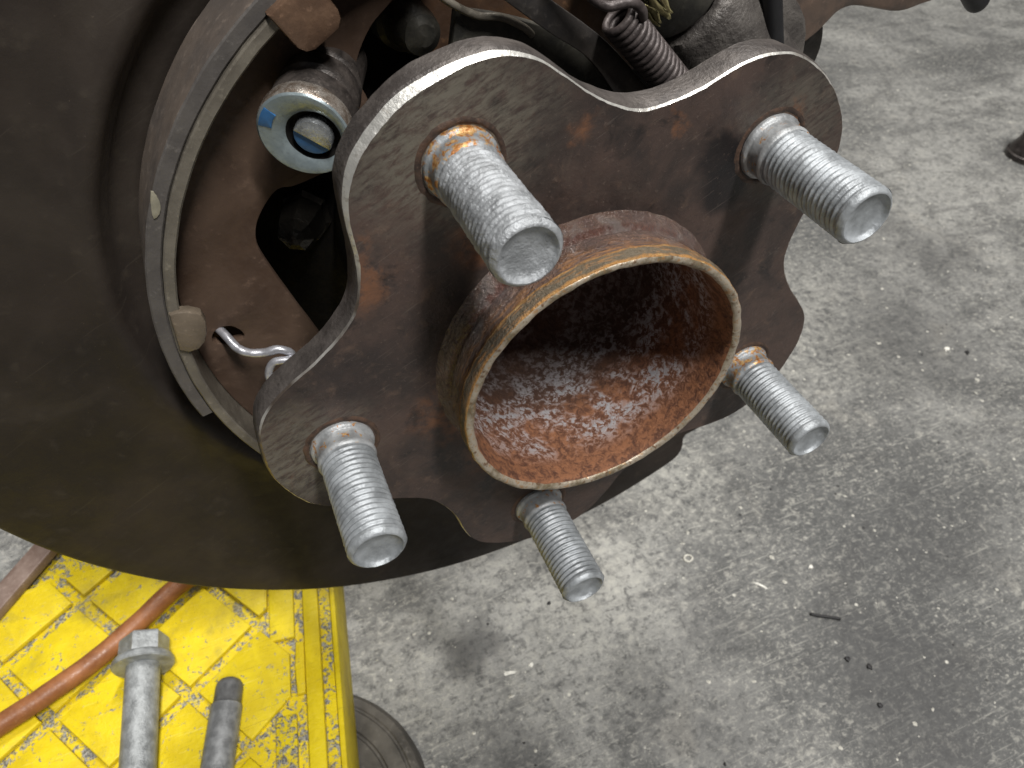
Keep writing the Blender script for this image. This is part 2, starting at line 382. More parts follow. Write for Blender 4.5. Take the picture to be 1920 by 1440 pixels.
def tag(o, label, cat, group=None):
    o['label'] = label; o['category'] = cat
    if group: o['group'] = group
    return o

def fix_normals(o):
    bm = bmesh.new(); bm.from_mesh(o.data)
    bmesh.ops.recalc_face_normals(bm, faces=bm.faces)
    bm.to_mesh(o.data); bm.free()
    return o

def sharp(o, deg=35):
    """mark edges above an angle sharp so that smooth shading keeps the corners"""
    bm = bmesh.new(); bm.from_mesh(o.data)
    bmesh.ops.recalc_face_normals(bm, faces=bm.faces)
    a = math.radians(deg)
    for e in bm.edges:
        if len(e.link_faces) == 2: e.smooth = e.calc_face_angle(0) < a
    bm.to_mesh(o.data); bm.free()
    return o

def lathe(name, prof, mats, parent=None, n=64, frame=None, shift=None, pm=None, wob=0, wsize=4, deg=35, cap0=False, cap1=False):
    """prof: (r, z) list; frame: matrix in mm; pm: material index per profile segment"""
    vs, fs, fm = [], [], []
    for r, z in prof:
        for i in range(n):
            a = 2 * math.pi * i / n
            v = Vector((r * math.cos(a), r * math.sin(a), z))
            if wob and r > 0.01:
                v += Vector((v.x, v.y, 0)).normalized() * wob * noise.noise(v / wsize) + Vector((0, 0, wob * 0.6 * noise.noise(v / wsize + Vector((7, 3, 1)))))
            if shift: v += shift[0] * shift[1][prof.index((r, z))]
            vs.append(frame @ v if frame else v)
    for j in range(len(prof) - 1):
        for i in range(n):
            k = (i + 1) % n
            fs.append((j * n + i, j * n + k, (j + 1) * n + k, (j + 1) * n + i))
            fm.append(pm[j] if pm else 0)
    if cap0: fs.append(tuple(range(n))[::-1]); fm.append(0)
    if cap1: fs.append(tuple(range((len(prof) - 1) * n, len(prof) * n))); fm.append(pm[-1] if pm else 0)
    return sharp(mesh_obj(name, vs, fs, mats, parent, True, fm), deg)

def frame_to(p0, p1, up=(0, 0, 1)):
    z = (Vector(p1) - Vector(p0)).normalized()
    x = Vector(up).cross(z)
    if x.length < 1e-3: x = Vector((1, 0, 0)).cross(z)
    x.normalize(); y = z.cross(x)
    m = Matrix((x, y, z)).transposed().to_4x4(); m.translation = Vector(p0)
    return m

def catmull(pts, sub=8):
    P = [Vector(p) for p in pts]; out = []
    for i in range(len(P) - 1):
        a = P[max(i - 1, 0)]; b = P[i]; c = P[i + 1]; d = P[min(i + 2, len(P) - 1)]
        for k in range(sub):
            t = k / sub
            out.append(0.5 * ((2 * b) + (c - a) * t + (2 * a - 5 * b + 4 * c - d) * t * t + (3 * b - a - 3 * c + d) * t ** 3))
    out.append(P[-1])
    return out

def tube(name, pts, r, mat, parent=None, n=12, sub=8, wob=0, spline=True, round_end=True):
    P = catmull(pts, sub) if spline else [Vector(p) for p in pts]
    vs, fs = [], []
    t0 = (P[1] - P[0]).normalized()
    nrm = t0.orthogonal().normalized()
    rings = []
    for i, p in enumerate(P):
        t = (P[min(i + 1, len(P) - 1)] - P[max(i - 1, 0)]).normalized()
        nrm = (nrm - t * nrm.dot(t)).normalized()
        b = t.cross(nrm)
        rings.append((p, nrm.copy(), b, r(i / (len(P) - 1)) if callable(r) else r, t))
    if round_end:
        p, a, b, rr, t = rings[0]
        rings = [(p - t * rr * 0.35, a, b, rr * 0.7, t)] + rings
        p, a, b, rr, t = rings[-1]
        rings.append((p + t * rr * 0.35, a, b, rr * 0.7, t))
    for p, a, b, rr, t in rings:
        for k in range(n):
            q = 2 * math.pi * k / n
            v = p + (a * math.cos(q) + b * math.sin(q)) * rr
            if wob: v += (v - p) * wob * noise.noise(v / (rr * 1.5))
            vs.append(v)
    for j in range(len(rings) - 1):
        for k in range(n):
            l = (k + 1) % n
            fs.append((j * n + k, j * n + l, (j + 1) * n + l, (j + 1) * n + k))
    fs.append(tuple(range(n))[::-1]); fs.append(tuple(range((len(rings) - 1) * n, len(rings) * n)))
    return fix_normals(mesh_obj(name, vs, fs, mat, parent))

def plate(name, outline, z0, z1, mat, parent=None, holes=(), bevel=0.4, frame=None):
    """outline extruded between z0 and z1 (mm) with bevelled edges, with real holes"""
    cu = bpy.data.curves.new('tmp', 'CURVE')
    cu.dimensions = '2D'; cu.fill_mode = 'BOTH'
    for pts in [outline] + list(holes):
        sp = cu.splines.new('POLY'); sp.points.add(len(pts) - 1)
        for p, q in zip(sp.points, pts): p.co = (q[0], q[1], 0, 1)
        sp.use_cyclic_u = True
    cu.extrude = (z1 - z0) / 2 - bevel
    cu.bevel_depth = bevel; cu.bevel_resolution = 1; cu.offset = -bevel
    to = bpy.data.objects.new('tmp', cu); COL.objects.link(to)
    dg = bpy.context.evaluated_depsgraph_get()
    me = bpy.data.meshes.new_from_object(to.evaluated_get(dg))
    bpy.data.objects.remove(to); bpy.data.curves.remove(cu)
    T = Matrix.Translation((0, 0, (z0 + z1) / 2))
    if frame: T = frame @ T
    for v in me.vertices: v.co = (T @ v.co) * MM
    me.name = name; me.materials.clear(); me.materials.append(MT[mat])
    for p in me.polygons: p.use_smooth = True; p.material_index = 0
    o = bpy.data.objects.new(name, me); COL.objects.link(o)
    if parent: o.parent = parent
    bm = bmesh.new(); bm.from_mesh(me)
    bmesh.ops.remove_doubles(bm, verts=bm.verts, dist=1e-6)
    bm.to_mesh(me); bm.free()
    return sharp(o, 25)

def smooth2(pts, sub=5):
    P = [Vector((p[0], p[1], 0)) for p in pts]; n = len(P); out = []
    for i in range(n):
        a, b, c, d = P[i - 1], P[i], P[(i + 1) % n], P[(i + 2) % n]
        for k in range(sub):
            t = k / sub
            v = 0.5 * ((2 * b) + (c - a) * t + (2 * a - 5 * b + 4 * c - d) * t * t + (3 * b - a - 3 * c + d) * t ** 3)
            out.append((v.x, v.y))
    return out

def arc(r, a0, a1, n):
    return [(r * math.cos(math.radians(a0 + (a1 - a0) * i / n)), r * math.sin(math.radians(a0 + (a1 - a0) * i / n))) for i in range(n + 1)]

def box(name, x0, x1, y0, y1, z0, z1, mat, parent=None, bev=0.6, frame=None, seg=2):
    bm = bmesh.new()
    bmesh.ops.create_cube(bm, size=1)
    for v in bm.verts:
        v.co = Vector(((x0 + x1) / 2 + v.co.x * (x1 - x0), (y0 + y1) / 2 + v.co.y * (y1 - y0), (z0 + z1) / 2 + v.co.z * (z1 - z0)))
    if bev: bmesh.ops.bevel(bm, geom=bm.edges[:], offset=bev, segments=seg, affect='EDGES', profile=0.6)
    for v in bm.verts:
        if frame: v.co = frame @ v.co
        v.co *= MM
    me = bpy.data.meshes.new(name); bm.to_mesh(me); bm.free()
    me.materials.append(MT[mat])
    for p in me.polygons: p.use_smooth = True
    o = bpy.data.objects.new(name, me); COL.objects.link(o)
    if parent: o.parent = parent
    return sharp(o, 40)

# ------------------------------------------------------------------ floor
def build_floor():
    S = 6000
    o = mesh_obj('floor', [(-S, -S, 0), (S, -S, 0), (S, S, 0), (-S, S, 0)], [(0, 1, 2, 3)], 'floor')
    o['kind'] = 'structure'
build_floor()

# ------------------------------------------------------------------ wheel hub
RT = [(0, 73.6), (8, 72.6), (12, 71.3), (16, 68.6), (20, 64.4), (24, 60.2), (28, 57.4), (32, 55.7), (36, 55.1)]
def outline_r(deg_from_stud):
    d = abs((deg_from_stud + 36) % 72 - 36)
    for (a, ra), (b, rb) in zip(RT, RT[1:]):
        if d <= b:
            t = (d - a) / (b - a)
            i = RT.index((a, ra))
            r0 = RT[i - 1][1] if i else RT[1][1]
            r3 = RT[i + 2][1] if i + 2 < len(RT) else RT[-2][1]
            return 0.5 * (2 * ra + (rb - r0) * t + (2 * r0 - 5 * ra + 4 * rb - r3) * t * t + (3 * ra - r0 - 3 * rb + r3) * t ** 3)
    return RT[-1][1]

hub = thing('wheel_hub', 'rust-brown five-lobed wheel hub with open centre tube and five grey threaded studs', 'wheel hub', HUB_M)

def build_flange():
    N = 720
    rings = []   # (offset from outline, z) or absolute radius
    prof = [('a', 31.5, -0.4), ('a', 36.0, 0), ('f', 0.25, 0), ('f', 0.5, 0), ('f', 0.75, 0), ('o', -1.9, 0.0), ('o', -0.25, -1.25), ('o', 0.1, -1.6), ('o', 0.1, -4), ('o', 0.0, -6.4), ('o', -0.8, -7.0), ('a', 40, -7.0)]
    vs, fs, fm = [], [], []
    for kind, r, z in prof:
        for i in range(N):
            deg = 360 * i / N
            R = outline_r(deg - 90)
            dd = min(abs(deg - 96), 360 - abs(deg - 96))
            cw = 0.62 + 0.95 * max(0, 1 - (dd / 24) ** 2)          # the bright bevel is widest on the upper lobe
            if kind == 'o' and z == 0.0: r = -cw
            zz = z if kind != 'o' or z != -1.25 else -0.75 * cw
            if kind == 'a': rr = r
            elif kind == 'f': rr = 36 + (R - 1.9 - 36) * r
            else: rr = R + r
            a = math.radians(deg)
            v = Vector((rr * math.cos(a), rr * math.sin(a), z))
            if kind == 'o':
                w = 0.10 * noise.noise(v / 2.2) + 0.35 * noise.noise(v / 9)
                if z > -1: w += 0.09 * noise.noise(v * 1.3)      # chewed edge
                rr += w
                v = Vector((rr * math.cos(a), rr * math.sin(a), zz + (0.12 * noise.noise(v / 1.5) if z != 0.0 else 0)))
            elif kind == 'f':
                v.z += 0.18 * noise.noise(v / 14)
            vs.append(v)
    pm = [0, 0, 0, 0, 0, 1, 2, 2, 2, 2, 2]
    for j in range(len(prof) - 1):
        for i in range(N):
            k = (i + 1) % N
            fs.append((j * N + i, j * N + k, (j + 1) * N + k, (j + 1) * N + i)); fm.append(pm[j])
    return sharp(mesh_obj('flange', vs, fs, ['flange', 'edge', 'side'], hub, True, fm), 28)
build_flange()

tube_prof = [(34.6, -0.4), (34.0, 0.2), (33.6, 1.0), (33.2, 2.0), (32.6, 2.7), (31.9, 3.1), (31.7, 3.7), (32.0, 4.4), (32.7, 5.0), (32.8, 5.7), (32.6, 6.6), (32.4, 8.2), (32.4, 9.8), (32.6, 10.4), (33.1, 10.8), (33.2, 11.4), (33.1, 13.0),
             (33.0, 13.9), (32.8, 14.3), (32.3, 14.6), (31.6, 14.5), (31.0, 13.9), (30.7, 12.0), (30.6, 9), (30.6, 5), (30.6, 0), (30.6, -6), (30.4, -12), (30.2, -18),
             (29.6, -25), (28.0, -30), (24, -34), (14, -37), (0.01, -38)]
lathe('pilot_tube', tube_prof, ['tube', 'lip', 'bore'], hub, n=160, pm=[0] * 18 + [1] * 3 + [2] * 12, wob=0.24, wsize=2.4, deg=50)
lathe('hub_neck', [(40, -6.8), (37, -12), (36, -30)], 'side', hub, n=64)

STUDS = [90 - 72 * i for i in range(5)]
def stud_thread(name, parent, frame, depth, mat, rough):
    n, pitch, z0, z1 = 56, 1.32, 5.0, 27.7
    per = 8
    rows = int((z1 - z0) / pitch * per)
    vs, fs = [], []
    for j in range(rows + 1):
        z = z0 + (z1 - z0) * j / rows
        fade = min(1, (z - z0) / 1.6, (z1 - z) / 1.1)
        for i in range(n):
            a = 2 * math.pi * i / n
            ph = (z / pitch - i / n) % 1.0
            tri = 1 - abs(2 * ph - 1)
            tri = min(1, max(0, tri * 1.35 - 0.18))
            p = Vector((math.cos(a) * 6, math.sin(a) * 6, z))
            dm = 0.72 + 0.45 * noise.noise(p / 3.5 + Vector((frame.translation.x, 0, 0)))
            r = 5.95 - depth * dm * (1 - tri) * max(0, fade) + 0.10 * min(0, noise.noise(p / 2.2)) + rough * noise.noise(p / 1.1) + 0.5 * rough * noise.noise(p / 0.45)
            vs.append(frame @ Vector((r * math.cos(a), r * math.sin(a), z)))
    for j in range(rows):
        for i in range(n):
            k = (i + 1) % n
            fs.append((j * n + i, j * n + k, (j + 1) * n + k, (j + 1) * n + i))
    return mesh_obj(name, vs, fs, mat, parent)

STUD_INFO = [  # thread depth, material, roughness, collar material
    (0.30, 'zinc_worn', 0.17, 'collar_rust'), (0.62, 'zinc', 0.09, 'collar'), (0.64, 'zinc', 0.05, 'collar_rust'),
    (0.64, 'zinc', 0.06, 'collar'), (0.60, 'zinc', 0.09, 'collar')]
for k, deg in enumerate(STUDS):
    a = math.radians(deg)
    F = Matrix.Translation((57.15 * math.cos(a), 57.15 * math.sin(a), 0)) @ Matrix.Rotation(a + k, 4, 'Z')
    dp, mt, rg, cm = STUD_INFO[k]
    st = stud_thread('wheel_stud', hub, F, dp, mt, rg)
    lathe('tip', [(5.93, 27.6), (5.75, 28.05), (5.35, 28.5), (5.1, 28.72), (4.9, 28.72), (4.74, 28.5), (4.6, 28.1), (4.2, 27.75), (3.0, 27.5), (1.5, 27.4), (0.01, 27.38)], mt, st, 56, F, wob=0.10, wsize=1.3, deg=50)
    lathe('collar', [(6.9, -1.2), (6.95, 0.5), (6.75, 0.95), (6.35, 1.1), (6.2, 1.3), (6.15, 3.6), (6.3, 4.1), (6.35, 4.6), (6.1, 5.1), (5.9, 5.3)], cm, st, 56, F, wob=0.08, wsize=1.5, deg=50)
    lathe('hole_ring', [(6.9, -0.8), (7.05, -0.15), (7.5, 0.22), (8.0, 0.2), (8.5, -0.1)], 'holering', st, 56, F, wob=0.22, wsize=1.6, deg=60)

# ------------------------------------------------------------------ knuckle behind the hub
kn = thing('axle_knuckle', 'black axle carrier in the gap behind the hub flange', 'axle carrier', HUB_M)
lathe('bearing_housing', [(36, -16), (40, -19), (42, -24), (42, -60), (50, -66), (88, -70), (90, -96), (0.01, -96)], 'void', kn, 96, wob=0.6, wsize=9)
def rounded_bolt(parent, p0, p1, r, mat, nn=24):
    F = frame_to(p0, p1); L = (Vector(p1) - Vector(p0)).length
    return lathe('bolt_head', [(r * 1.15, 0), (r * 1.15, L * 0.3), (r * 0.95, L * 0.36), (r * 0.9, L * 0.7), (r * 0.72, L * 0.92), (r * 0.4, L), (0.01, L * 1.02)], mat, parent, nn, F, wob=0.5, wsize=3, deg=20)
rounded_bolt(kn, (-37, 29, -66), (-41.0, 35.6, -48), 6.0, 'oily', 7)
rounded_bolt(kn, (8, 57, -62), (9.5, 57.5, -44), 5.6, 'dull')

# ------------------------------------------------------------------ backing plate and dust shield
bp = thing('brake_dust_shield', 'large round brown dust shield plate behind the hub, darkened by painted shade', 'dust shield', HUB_M)
def shield_R(deg):
    if deg <= 272: return 158.5
    if deg <= 276.5: return 158.5 - 11 * ((deg - 272) / 4.5) ** 3
    return 147.5 + 8.0 * min(1, (deg - 276.5) / 9)
def build_shield():
    degs = [72 + (288.5 - 72) * i / 300 for i in range(301)]
    prof = [(84, -54), (88, -54), (91, -53.6), (93, -52.2), (94.5, -48.6), (96, -47.2), (98, -47.0), (101, -48.2), (105, -49.4), (112, -50.0), (122, -50.2), (132, -50.1), (142, -50), (150, -50), (0, -49.6), (1, -50.2), (2, -52.0), (3, -52.2)]
    vs, fs = [], []
    for r, z in prof:
        for d in degs:
            R = shield_R(d)
            if r == 0: rr = R - 1.6
            elif r == 1: rr = R - 0.4
            elif r == 2: rr = R
            elif r == 3: rr = R - 4
            else: rr = min(r, R - 4 + r * 0.005)
            a = math.radians(d)
            z2 = z
            if r >= 101 or r < 4:
                w = 1.0 if r < 4 else min(1, (r - 101) / 10)
                # pressed panel: the wide field left of the crease stands 3 mm proud
                t = (d - (168 + (rr - 100) * 0.22)) / 3.0
                z2 += w * 2.6 / (1 + math.exp(max(-20, min(20, t)))) * max(0, min(1, (156 - rr) / 16))
                z2 += 0.5 * noise.noise(Vector((rr * math.cos(a), rr * math.sin(a), 0)) / 40)
            vs.append((rr * math.cos(a), rr * math.sin(a), z2))
    n = len(degs)
    for j in range(len(prof) - 1):
        for i in range(n - 1):
            fs.append((j * n + i, j * n + i + 1, (j + 1) * n + i + 1, (j + 1) * n + i))
    o = mesh_obj('shield_disc', vs, fs, 'shield', bp)
    fix_normals(o)
    md = o.modifiers.new('thick', 'SOLIDIFY'); md.thickness = 1.2 * MM; md.offset = -1
    return o
build_shield()
bk = arc(95, 14, 286, 90) + arc(66, 286, 178, 40) + arc(70, 178, 84, 40) + arc(47, 80, 14, 30)
plate('backing_plate', bk, -57.5, -55.0, 'backing', bp, bevel=0.4)

# ------------------------------------------------------------------ brake shoe
shoe = thing('brake_shoe', 'curved brown parking brake shoe with lining left of the hub', 'brake shoe', HUB_M)
def arc_bar(name, r0, r1, z0, z1, a0, a1, mats, parent, n=90, fmap=None, bev=0.35):
    sec = [(r0 + bev, z1), (r1 - bev, z1), (r1, z1 - bev), (r1, z0), (r0, z0), (r0, z1 - bev)]
    vs, fs, fm = [], [], []
    for i in range(n + 1):
        a = math.radians(a0 + (a1 - a0) * i / n)
        for r, z in sec:
            rr = r + 0.12 * noise.noise(Vector((r * math.cos(a), r * math.sin(a), z)) / 5)
            vs.append((rr * math.cos(a), rr * math.sin(a), z))
    m = len(sec)
    for i in range(n):
        for k in range(m):
            l = (k + 1) % m
            fs.append((i * m + k, i * m + l, (i + 1) * m + l, (i + 1) * m + k)); fm.append(fmap[k] if fmap else 0)
    fs.append(tuple(range(m))); fs.append(tuple(range(n * m, n * m + m))); fm += [0, 0]
    return sharp(mesh_obj(name, vs, fs, mats, parent, True, fm), 30)
arc_bar('lining', 84.12, 87.2, -50, -30.6, 72, 165.5, ['lining', 'lining_edge'], shoe, fmap=[1, 1, 0, 0, 0, 1])
arc_bar('table', 81.6, 84.0, -50, -29.6, 70, 186, ['table'], shoe)
web_in = [(11.6, 70.6), (7.4, 68.9), (1.2, 67.4), (-4.5, 64.0), (-7.1, 60.7), (-8.4, 54.7), (-19.7, 48.7), (-30.2, 50.1), (-34.4, 52.0), (-40.1, 50.2), (-44.0, 47.5), (-46.6, 43.5), (-48.2, 37.2), (-50.4, 25), (-52.1, 14.5), (-55.1, 0.8), (-60, -4)]
web_c = [(v.x, v.y) for v in catmull([(x, y, 0) for x, y in web_in], 4)]
web_pts = arc(81.5, 184, 80, 60) + web_c
hole = smooth2([(-70.9, 31.2), (-69.6, 32.6), (-67.4, 32.9), (-65.2, 31.4), (-64.6, 28.6), (-65.6, 26.8), (-68.6, 27.8), (-70.6, 29.6)], 3)
plate('web', web_pts, -42.5, -39.6, 'web', shoe, holes=[hole], bevel=0.45)
ta = math.radians(95.3)
tab1 = [(t * math.sin(ta) + r * math.cos(ta), -t * math.cos(ta) + r * math.sin(ta)) for t, r in ((-4.9, 84.8), (4.9, 84.8), (4.9, 77.6), (4.3, 76.2), (3.0, 75.3), (-2.6, 75.3), (-4.2, 76.1), (-4.9, 77.6))]
plate('tab', tab1, -34, -28.0, 'tab', shoe, bevel=0.9)
tab2 = [(-72.6, 41.5), (-67.4, 49.8), (-65.8, 49.2), (-63.9, 47.5), (-62.8, 45.4), (-63.4, 43.4), (-65.4, 41.0), (-67.4, 39.4), (-69.6, 38.8), (-71.6, 39.6)]
plate('tab', tab2, -31.5, -28.6, 'tab2', shoe, bevel=0.6)
plate('paint_chip', smooth2([(-50.2, 71.6), (-50.1, 70.3), (-51.0, 68.4), (-52.5, 67.2), (-54.0, 67.1), (-52.6, 69.2)], 2), -30.75, -30.3, 'chip', shoe, bevel=0.1)

# ------------------------------------------------------------------ shoe retainer
CF, CB = Vector((-20.7, 65.2, -25)), Vector((-8.5, 63.0, -49))
rt = thing('shoe_retainer', 'round zinc retainer with slotted pin and blue paint mark beside the hub', 'brake retainer', HUB_M)
FR = frame_to(CB, CF)
L = (CF - CB).length
POFF = FR.to_3x3().inverted() @ Vector((1.4, -1.1, 0))
lathe('barrel', [(0.01, 0), (7.0, 0), (7.3, 6), (7.6, 9.6), (7.0, 10.0), (6.7, 10.6), (7.0, 11.2), (7.9, 11.8), (8.0, 15.4), (7.2, 15.9), (6.9, 16.5), (7.4, 17.2), (8.2, 18.0), (8.3, L - 4.6), (8.0, L - 4)], 'barrel', rt, 64, FR, wob=0.15, wsize=3)
cp = lathe('cap', [(8.0, L - 4.6), (8.7, L - 4.0), (8.9, L - 3.2), (8.95, L - 0.9), (8.75, L - 0.35), (8.4, L), (7.6, L + 0.05), (6.0, L - 0.25), (5.2, L - 0.75), (4.75, L - 1.3), (4.6, L - 2.2), (0.01, L - 2.6)], ['capside', 'cap', 'void'], rt, 72, FR, (Vector((POFF.x, POFF.y, 0)), [0, 0, 0, 0, 0, 0.05, 0.2, 0.8, 1, 1, 1, 1]), pm=[0, 0, 0, 0, 1, 1, 1, 1, 2, 2, 2], wob=0.06, wsize=2)
def half_disc(r, z0, z1, cut, side, n=40):
    """disc segment of radius r on one side of the slot line"""
    a0 = math.acos(max(-1, min(1, cut / r)))
    return [(r * math.cos(a0 * (1 - 2 * i / n)), side * 1.0 * r * math.sin(a0 * (1 - 2 * i / n))) for i in range(n + 1)]
# slot direction inside the retainer's own plane
SL = Matrix.Rotation(math.radians(0), 4, 'Z')
def dir_in_cap(hubvec):
    v = FR.to_3x3().inverted() @ Vector(hubvec)
    return math.atan2(v.y, v.x)
import_up = dir_in_cap((0.86, 0.5, 0.2))     # towards the top of the picture's pin
FC = FR @ Matrix.Translation((POFF.x, POFF.y, 0))
FP = FC @ Matrix.Rotation(import_up, 4, 'Z')
pn = plate('pin', half_disc(3.7, 0, 0, -0.5, 1), L - 3.0, L + 0.25, 'pin', rt, bevel=0.25, frame=FP)
plate('paint_mark', half_disc(3.7, 0, 0, 0.75, 1), L - 3.0, L - 0.3, 'blue', pn, bevel=0.2, frame=FC @ Matrix.Rotation(import_up + math.pi, 4, 'Z'))
bl = dir_in_cap((-0.62, 0.78, 0))
def ring_patch(r0, r1, a0, a1, n=10):
    return [(r1 * math.cos(a0 + (a1 - a0) * i / n), r1 * math.sin(a0 + (a1 - a0) * i / n)) for i in range(n + 1)] + [(r0 * math.cos(a1 - (a1 - a0) * i / n), r0 * math.sin(a1 - (a1 - a0) * i / n)) for i in range(n + 1)]
plate('paint_mark', ring_patch(5.9, 8.3, bl - 0.26, bl + 0.26), L - 0.35, L + 0.12, 'blue', cp, bevel=0.05, frame=FR)

# ------------------------------------------------------------------ hook wire
hw = tube('hook_wire', [(-70.5, 35.0, -47), (-68.6, 33.0, -42), (-67.2, 31.2, -38), (-66.6, 28.6, -35), (-64.8, 26.6, -33.4), (-62.2, 25.0, -32.6), (-59.4, 24.0, -32), (-57.9, 21.8, -31.6), (-58.6, 18.4, -31.6), (-60, 14, -32)], 1.05, 'wire', n=14, sub=8, wob=0.12)
hw.matrix_world = HUB_M
tag(hw, 'shiny bent wire hook passing through the hole in the brake shoe', 'wire hook')
wl = tube('wire_loop', [(-67.2, 14.0, -30.6), (-66.4, 18.0, -30.6), (-64.8, 21.0, -30.6), (-61.8, 22.8, -30.4), (-58.8, 21.4, -29.8), (-56.4, 20.2, -29.6), (-55.4, 16.4, -30)], 0.95, 'wire', hw, n=12, sub=7)

# ------------------------------------------------------------------ upper right: lever, spring, housing, arm
lv = thing('brake_lever', 'dark grey brake lever strip crossing behind the top of the flange', 'brake lever', HUB_M)
s_up = [(25.5, 71.5), (28.1, 65.7), (32.5, 56.1), (39.7, 41.2), (44.8, 24.2), (47.4, 15.3)]
s_lo = [(38.4, 19.1), (37.1, 29.2), (35.4, 38.5), (33.3, 44.0), (29.4, 51.1), (23.4, 63.5), (20.5, 69)]
sm = lambda pts: [(v.x, v.y) for v in catmull([(x, y, 0) for x, y in pts], 5)]
plate('lever_strip', sm(s_up) + sm(s_lo), -30.5, -27.8, 'lever', lv, bevel=0.35)
plate('lever_plate', sm([(16.5, 63), (24.2, 56.0), (30.8, 48.6), (35.6, 40.2), (37.8, 34.5), (39.4, 24.7), (40.2, 14.2)]) + [(30, 20), (24.2, 34), (16, 45), (10, 54.6)], -36.5, -33.8, 'dull', lv, bevel=0.4)
tube('curved_lip', [(14.8, 67.5, -33), (16.6, 64, -32.4), (19.4, 60.2, -32), (23.2, 57.2, -32), (26.2, 52.8, -32.4), (27.4, 49.6, -33.5)], 0.75, 'table', lv, n=10)

spg = thing('return_spring', 'dark steel coil return spring with hooked end above the hub flange', 'coil spring', HUB_M)
S0, S1 = Vector((42.4, 47.0, -25)), Vector((53.4, 10.5, -25))
FS = frame_to(S0, S1); SL_ = (S1 - S0).length
turns = SL_ / 1.62
pts = []
for i in range(int(turns * 18) + 1):
    t = i / (turns * 18)
    a = 2 * math.pi * t * turns
    pts.append(FS @ Vector((3.35 * math.cos(a), 3.35 * math.sin(a), t * SL_)))
tube('coil', pts, 0.80, 'spring', spg, n=8, spline=False)
tube('hook', [(35.0, 64, -24), (36.8, 58.6, -23.4), (38.6, 54.0, -22.6), (40.4, 51.6, -21.8), (42.8, 50.8, -21.2), (44.8, 49.6, -21.0), (46.0, 47.2, -21.2), (46.0, 45.0, -22)], 1.0, 'spring', spg, n=14)

hs = thing('cylinder_housing', 'grimy grey cylinder housing with brassy collar at the top edge', 'housing', HUB_M)
FH = frame_to((61.0, 38.0, -44), (73.5, 4.0, -44))
lathe('body', [(9.5, 10.2), (12.2, 10.6), (13.0, 12.0), (13.2, 26), (13.6, 44), (0.01, 44.2)], 'grime', hs, 96, FH, wob=0.9, wsize=5, deg=60)
lathe('collar', [(11.0, -12), (11.2, 8), (10.6, 9.0), (9.0, 9.6), (8, 10.8)], 'dull', hs, 72, FH, wob=0.12, wsize=3)
vloc = FH.to_3x3().inverted() @ Vector((-0.62, -0.1, 0.78)); ga = math.atan2(vloc.y, vloc.x)
for da, z0, z1, wd in ((-0.20, -4.5, 2.4, 0.10), (-0.07, -5.0, 3.4, 0.13), (0.08, -3.5, 3.2, 0.11), (0.20, -1.5, 4.0, 0.07)):
    vs, fs = [], []
    for j in range(9):
        t = j / 8
        for i in range(4):
            a = ga + da + (i / 3 - 0.5) * wd * (0.4 + math.sin(math.pi * t)) + 0.03 * math.sin(t * 7 + da * 20)
            vs.append(FH @ Vector((11.36 * math.cos(a), 11.36 * math.sin(a), z0 + (z1 - z0) * t)))
    for j in range(8):
        for i in range(3): fs.append((j * 4 + i, j * 4 + i + 1, (j + 1) * 4 + i + 1, (j + 1) * 4 + i))
    gp = mesh_obj('worn_brass_streak', vs, fs, 'gold', hs); fix_normals(gp)
    g_m = gp.modifiers.new('thick', 'SOLIDIFY'); g_m.thickness = 0.2 * MM; g_m.offset = 0
plate('side_lug', smooth2([(64, 30), (82, 24), (90, 8), (84, -6), (70, -4), (60, 14)], 4), -46, -37.5, 'grime', hs, bevel=1.0)

hz = tube('black_hose', [(85.5, 48, -36), (82.6, 31, -35.5), (80.4, 20, -35), (78.6, 9, -34.6), (76.4, -6, -34.4)], 2.5, 'rubber', n=18)
hz.matrix_world = HUB_M
tag(hz, 'straight black rubber hose running down beside the grimy housing', 'hose')

ar = thing('suspension_arm', 'brown rusty suspension arm reaching to the top right of the frame', 'suspension arm', HUB_M)
arm_pts = [(80, -4.4), (81, 5), (87, 26), (120, 24), (150, -2), (170, -26), (162, -34), (150, -27), (139, -20), (132.5, -19.2), (128.4, -17.8), (122.1, -15.6), (115.7, -10.4), (109.3, -5.0), (104.6, -3.0), (101.2, -3.6), (97.5, -4.6), (93.3, -4.9), (89.3, -4.7), (85, -4.6)]
plate('arm_plate', smooth2(arm_pts, 3), -56, -45, 'arm', ar, bevel=1.6)
FB = Matrix.Translation((92.5, -13.5, 0))
lathe('bushing', [(0.01, -74), (15.2, -74), (15.6, -72), (15.6, -59), (14.8, -57.8), (0.01, -57.6)], 'lever', ar, 64, FB)
bt = tube('rubber_bump_stop', [(130, 1, -44), (136, -8, -44), (140, -17, -44), (144.5, -26, -44), (146.0, -28.4, -44)], lambda t: 4.6 - 2.2 * t + 0.5 * math.sin(t * 9), 'rubber', n=24)
bt.matrix_world = HUB_M
tag(bt, 'black rubber stop at the end of the rusty suspension arm', 'rubber stop')

# ------------------------------------------------------------------ yellow plastic block
PV = Vector((0.165, 0.9863, 0)); PN = Vector((0.9863, -0.165, 0)); PO = Vector((-84.2, 1.3, 0))
def pad(n_off, t): v = PO + PN * n_off + PV * t; return (v.x, v.y)
pd = thing('yellow_plastic_block', 'scuffed bright yellow plastic block with raised squares under the dust shield', 'plastic block', Matrix.Identity(4))
TOP = 45.0
base_pts = [pad(-1, -110), pad(-1, 135), (-176, 153), (-186, 146), (-206, 126), (-262, 72), (-262, -112)]
plate('base_slab', base_pts, 7.0, TOP - 2.6, 'yellow_scuffed', pd, bevel=0.6)
side = [pad(-6.2, -110), pad(0.6, -110), pad(0.6, 135), pad(-6.2, 135)]
